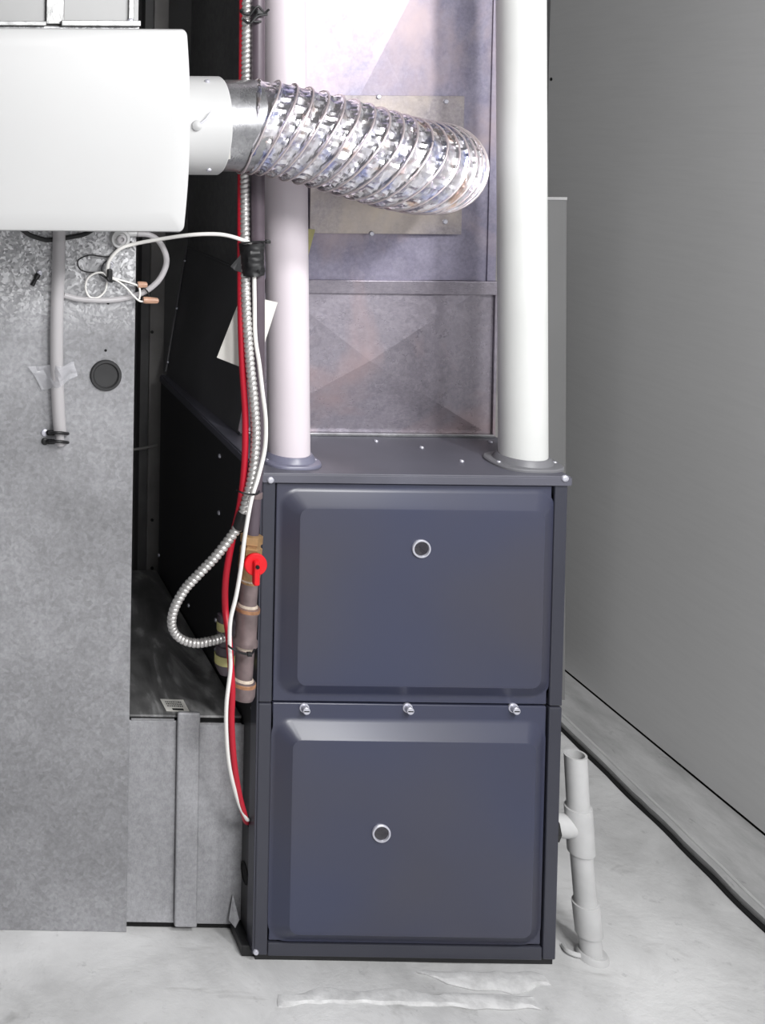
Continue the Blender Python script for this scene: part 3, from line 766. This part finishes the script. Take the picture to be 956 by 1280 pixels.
# branch behind the tee: runs back beside the furnace and turns into its side
tb = gp_(782); e1 = Vector((-.036, .0, tb.z)); 
bx = -.032
q0 = PY(277, 850, .05); q1_ = PY(277, 775, .05)
link('branch', tube(spline([tb, Vector((tb.x - .006, .02, tb.z - .004)), Vector((bx, .045, (q0.z + q1_.z) / 2))], 8), .010, 16), 'gaspipe', gas, True)
eb = thing('gas_fitting', 'dark gas fitting with pale stickers behind the iron pipe, beside the furnace', 'fitting', (q0.x, .075, q0.z))
eb_a, eb_b = PY(281, 768, .075), PY(281, 842, .075)
ax = eb_b - eb_a; LL = ax.length
link('body', lathe(eb_a, ax, [(0, .0125), (.02, .014), (LL * .5, .014), (LL * .52, .016), (LL * .86, .018), (LL, .010)], 24), 'gaspipe', eb, True, 35)
link('sticker', lathe(eb_a + ax * .12, ax, [(0, .0145), (LL * .14, .0145)], 24), 'yellow', eb, True, 35)
link('sticker', lathe(eb_a + ax * .66, ax, [(0, .0185), (LL * .15, .0185)], 24), 'yellow', eb, True, 35)
cm = eb_a + ax * .5
link('inlet', cyl(cm, Vector((0, cm.y, cm.z)), .009, 16), 'gaspipe', eb, True)

# ------------------------------------------------------------------ cables
def ridged(pts, r, pitch=.0085, seg=16):
    cum = [0]
    for a, b in zip(pts, pts[1:]): cum.append(cum[-1] + (b - a).length)
    L = cum[-1]; n = int(L / pitch * 7); P_, R_ = [], []; j = 0
    for i in range(n + 1):
        s = L * i / n
        while j < len(cum) - 2 and cum[j + 1] < s: j += 1
        P_.append(pts[j].lerp(pts[j + 1], (s - cum[j]) / max(1e-9, cum[j + 1] - cum[j])))
        f = (s / pitch) % 1; R_.append(r * (1 - .26 * (abs(2 * f - 1)) ** 3))
    loops = []
    for i, (p, (t_, n_, b), q) in enumerate(zip(P_, frames(P_), R_)):
        loops.append([p + t_ * (math.sin(2 * PI * k / seg) * pitch * .25) + (n_ * math.cos(2 * PI * k / seg) + b * math.sin(2 * PI * k / seg)) * q for k in range(seg)])
    return loft(loops)
Ya = -.022
main = [(308, -200, Ya), (308, 0, Ya), (307, 120, Ya), (306, 220, Ya), (306.5, 320, -.03), (308, 390, -.045), (312, 450, -.05), (317, 500, -.052), (319.5, 545, -.052), (316, 590, -.055), (308, 625, -.055), (303, 645, -.055)]
o = link('flexible_conduit', ridged(pxs(main, 14), .0082), 'conduit', None, True, 60)
tag(o, 'ribbed steel flexible conduit running down beside the red cable', 'conduit')
o = link('flexible_conduit', ridged(pxs([(298, 658, -.045), (288, 672, -.045), (270, 695, -.045), (248, 718, -.04), (230, 738, -.03), (217, 763, -.02), (215, 783, -.01), (224, 797, .0), (243, 804, .01), (265, 801, .025), (285, 795, .045)], 14), .0082, .0085), 'conduit', None, True, 60)
tag(o, 'ribbed steel conduit curving left in a loop below the brass valve', 'conduit')
tp2 = link('electrical_tape', tube(pxs([(304, 641, -.054), (301, 649, -.053), (298, 659, -.046)], 4), .0092, 14), 'black', None, True)
tag(tp2, 'black tape sleeve joining the two conduit pieces above the brass valve', 'tape')
hole = PX(311, 1026, 0)
redp = [PY(u, v, y) for u, v, y in ((303, -200, -.016), (303, 0, -.016), (302, 120, -.016), (301, 220, -.016), (300.5, 330, -.025), (301, 400, -.04), (303, 460, -.042), (306.5, 520, -.042), (305.5, 580, -.045), (300, 630, -.045), (291, 670, -.035), (282.5, 720, -.03), (281.5, 760, -.03), (286, 800, -.052), (290, 860, -.056), (289, 900, -.05), (292, 950, -.04), (298, 990, -.025), (305, 1018, -.005))] + [hole + Vector((-.006, -.004, .002)), hole]
tag(link('red_cable', tube(spline(redp, 10), .0056, 14), 'red_cable', None, True), 'red cable running down the bundle into the furnace side', 'cable')
whp = [PY(u, v, y) for u, v, y in ((137, 345, yc - .01), (134, 338, yc - .012), (137, 325, yc - .012), (150, 311, yc - .014), (168, 305, yc - .018), (200, 299, .02), (240, 293.5, -.02), (275, 293, -.04), (300, 299, -.052), (313, 306, -.05), (317, 330, -.048), (318, 370, -.048), (319, 420, -.05), (324, 455, -.055), (328, 490, -.058), (332, 525, -.06), (331, 560, -.062), (323, 595, -.068), (314, 625, -.072), (306, 670, -.075), (301, 710, -.075), (295, 745, -.072), (288, 775, -.070), (287, 805, -.068), (288, 835, -.066), (283, 880, -.062), (283, 920, -.056), (287, 960, -.045), (297, 1000, -.022), (307, 1022, -.004))] + [hole + Vector((-.002, -.002, .003))]
tag(link('white_cable', tube(spline(whp, 10), .0034, 12), 'white_cable', None, True), 'white cable arching from the cabinet wires, then down the bundle', 'cable')
# black tape wrap round the bundle
bt = thing('tape_wrap', 'wrinkled black tape wrapped round the cable bundle below the foil duct', 'tape', tuple(PY(314, 343, -.03)))
loops = []
for i in range(25):
    v = 303 + 40 * i / 24; c0 = PY(314 + (i / 24) * 1.5, v, -.034); L = []
    for k in range(28):
        a_ = 2 * PI * k / 28; dx, dy = math.cos(a_), math.sin(a_)
        rr = 1 + .09 * noise.noise(Vector((dx * 2, dy * 2, i * .35))) + .05 * noise.noise(Vector((dx * 5, dy * 5, i * .9)))
        L.append(c0 + Vector((math.copysign(abs(dx) ** .8, dx) * .0185 * rr, math.copysign(abs(dy) ** .8, dy) * .025 * rr, .002 * dx)))
    loops.append(L)
link('wrap', loft(loops), 'black', bt, True, 30)
link('flap', poly([PY(301, 318, -.045), PY(288, 333, -.05), (PY(293, 338, -.05)), PY(302, 341, -.045)], .0008, (0, 1, 0)), 'black', bt)
link('loose_end', tube(pxs([(326, 304, -.05), (330, 306, -.05), (328, 322, -.05), (326, 340, -.05)], 5), .0016, 6), 'black', bt, True)
link('tie_head', box(*(lambda p: (p.x - .003, p.x + .005, p.y - .004, p.y + .004, p.z - .003, p.z + .003))(PY(334, 302, -.045)), .001), 'black', bt)
link('tie_strap', tube(pxs([(302, 304, -.055), (315, 302.5, -.062), (326, 302, -.056), (334, 302, -.046)], 5), .0016, 6), 'black', bt, True)
link('tie_end', tube(pxs([(322, 338, -.06), (326, 343, -.055), (328, 335, -.052), (326, 333, -.055)], 5), .002, 6), 'black', bt, True)
def tie(name, lab, L, r, y):
    o = thing(name, lab, 'tie', tuple(PY(L[0][0], L[0][1], y)))
    link('strap', tube(pxs([(u, v, y - dy) for u, v, dy in L], 6), r, 8), 'black', o, True); return o
o = tie('cable_tie', 'thin black cable tie round the bundle above the brass valve', [(296, 613, -.02), (298, 614, .01), (306, 617, .018), (316, 618, .016), (322, 617, .0), (324, 614, -.02)], .0016, -.062)
o = tie('cable_tie', 'black cable tie round the cables and the iron pipe below the tee', [(288, 806, -.02), (286, 808, .008), (294, 813, .016), (304, 817, .008), (314, 817, .0), (318, 812, -.02)], .0018, -.068)
p = PY(311, 817, -.070); link('head', box(p.x - .004, p.x + .004, p.y - .006, p.y + .002, p.z - .003, p.z + .003, .001), 'black', o)
o = tie('cable_tie', 'black cable tie with loose tails at the top of the bundle', [(301, 13, -.01), (302, 15, .012), (309, 18, .014), (318, 15, .008), (324, 12, -.01)], .0025, -.03)
for L in ([(312, 20, .01), (322, 8, .014), (330, 16, .012), (336, 12, .01)], [(303, 24, .01), (312, 29, .012), (322, 20, .012), (334, 18, .01)], [(314, 8, .008), (322, 14, .012), (316, 26, .012), (326, 27, .008)]):
    link('tail', tube(pxs([(u, v, -.035 - dy) for u, v, dy in L], 6), .0022, 6), 'black', o, True)
p = PY(324, 15, -.045); link('head', box(p.x - .005, p.x + .006, p.y - .004, p.y + .004, p.z - .004, p.z + .004, .001), 'black', o)

# paper tag behind the bundle
bm = poly([PY(302, 368, .006), PY(347, 378, .004), PY(319, 466, .004), PY(271, 447, .004)], .0006, (0, 1, 0))
tag(link('paper_tag', bm, 'paper'), 'tilted white paper tag tucked behind the cable bundle', 'tag')

# yellow slip beside left pipe
o = link('yellow_slip', poly([PY(384, 286, YP - .020), PY(394, 287, YP - .020), PY(384, 324, YP - .020)], .0006, (0, 1, 0)), 'yellow')
tag(o, 'sliver of yellow paper behind the left white pipe, below the foil duct', 'paper')

# white cords in the gap right of the plenum
p0 = PY(604, 165, .84); p1 = PY(640, 145, .84)
tag(link('wall_post', box(p0.x, p1.x, .845, .857, 0, p1.z, .002), 'stud'), 'grey post in the gap behind the right white pipe', 'post')
cc_ = thing('hanging_cord', 'white cord hanging in curls in the gap between plenum and right white pipe', 'cord', tuple(PY(620, 247, .83)))
link('loop', tube(pxs([(606, 252, .838), (614, 243, .835), (620, 232, .83), (625, 215, .83), (625, 200, .83), (620, 188, .83), (612, 184, .838), (604, 196, .838)], 8), .0045, 10), 'white_cable', cc_, True)
link('loop', tube(pxs([(604, 196, .836), (612, 186, .83), (619, 176, .825), (627, 171, .83), (634, 174, .838), (638, 190, .838)], 8), .0045, 10), 'white_cable', cc_, True)

# ------------------------------------------------------------------ condensate drain pipe on the right
foot = PZ(741, 1196, 0.0)
YQ = foot.y
dr = thing('drain_pipe', 'leaning white plastic drain pipe with a tee beside the furnace', 'pipe', tuple(foot))
def dc(v):
    A = [(940, 719), (1035, 724), (1130, 732), (1198, 740)]
    for (v0, u0), (v1, u1) in zip(A, A[1:]):
        if v <= v1 or v1 == 1198: return PY(u0 + (u1 - u0) * (v - v0) / (v1 - v0), v, YQ)
def dseg(v0, v1, prof, name, lab=None, cap1=True):
    a, b = dc(v0), dc(v1); ax = b - a; L = ax.length
    o = link(name, lathe(a, ax, [(L * t_, r) for t_, r in prof], 32, cap0=False, cap1=cap1), 'drain', dr, True, 35)
    if lab: tag(o, lab)
    return o
a, b = dc(943), dc(1012); L = (b - a).length
link('upper_pipe', lathe(a, b - a, [(L * .35, .001), (L * .34, .0135), (0, .0145), (0, .0182), (L, .0182)], 32), 'drain', dr, True, 35)
link('bore', lathe(a + (b - a) * .2, b - a, [(0, .0005), (0.0, .0138)], 24, cap1=False), 'rubber', dr)
dseg(1008, 1064, [(0, .0182), (.0, .0218), (.03, .0222), (.97, .0222), (1, .0218), (1, .018)], 'tee')
dseg(1058, 1132, [(0, .0182), (1, .0182)], 'middle_pipe')
dseg(1127, 1166, [(0, .0182), (.0, .0216), (.04, .0219), (.96, .0219), (1, .0216), (1, .018)], 'coupling')
dseg(1160, 1200, [(0, .0182), (1, .0182)], 'lower_pipe')
m_ = dc(1034)
link('branch', lathe(m_, Vector((-1, .05, .08)), [(0, .016), (.024, .0205), (.03, .0208), (m_.x - W, .0208)], 28), 'drain', dr, True, 35)
link('branch_nut', cyl(Vector((W + .006, m_.y, m_.z)), Vector((W, m_.y, m_.z)), .024, 8), 'black', dr)
fr_ = dc(1197)
link('floor_ring', lathe(Vector((fr_.x, fr_.y, -.002)), (0.04, 0, 1), [(0, .026), (.008, .0255), (.012, .023), (.012, .0175)], 28), 'drain', dr, True, 40)
# thin smear of cement trowelled on the floor in front of the furnace
def smear(outline, h, amp, seed):
    P_ = [PZ(u, v, 0) for u, v in outline]; out = []
    for i in range(len(P_)):
        for k in range(14):
            q = P_[i].lerp(P_[(i + 1) % len(P_)], k / 14); out.append(q + Vector((noise.noise(q * 22 + Vector((seed, 0, 0))), noise.noise(q * 22 + Vector((0, seed, 5))), 0)) * amp)
    c0 = sum(out, Vector()) / len(out)
    L = [[Vector((p.x, p.y, -.001)) for p in out], [Vector((p.x, p.y, .0002)) for p in out], [Vector((c0.x + (p.x - c0.x) * .95, c0.y + (p.y - c0.y) * .6, h)) for p in out]]
    return loft(L)
for k_, (ol, h_) in enumerate((([(350, 1243), (430, 1236), (560, 1241), (672, 1246), (676, 1262), (560, 1258), (420, 1254), (352, 1256)], .0025), ([(520, 1216), (600, 1213), (682, 1218), (690, 1232), (640, 1240), (560, 1232)], .0025))):
    link('cement_smear', smear(ol, h_, .012, k_ * 7.3), 'smear', C.objects['floor'], True, 25)
# broken bit of old ring at its foot
p = PZ(716, 1188, .004)
o = link('plastic_ring', tube(spline([p + Vector((-.010, .012, 0)), p + Vector((-.012, -.004, .002)), p + Vector((0, -.012, .001)), p + Vector((.012, -.010, 0))], 6), .0045, 8), 'drain', None, True)
tag(o, 'broken bit of plastic ring on the floor beside the drain pipe foot', 'ring')

for n_, g_ in (('vent_pipe', 'white vent pipes on the furnace'), ('cable_clamp', 'black cable clamps on the cabinet'), ('thin_wire', 'thin wires tangled on the cabinet front'), ('wire_nut', 'tan wire nuts'), ('cable_tie', 'black cable ties'), ('flexible_conduit', 'ribbed steel conduits')):
    for o in list(C.objects):
        if o.name.split('.')[0] == n_ and o.parent is None: o['group'] = g_
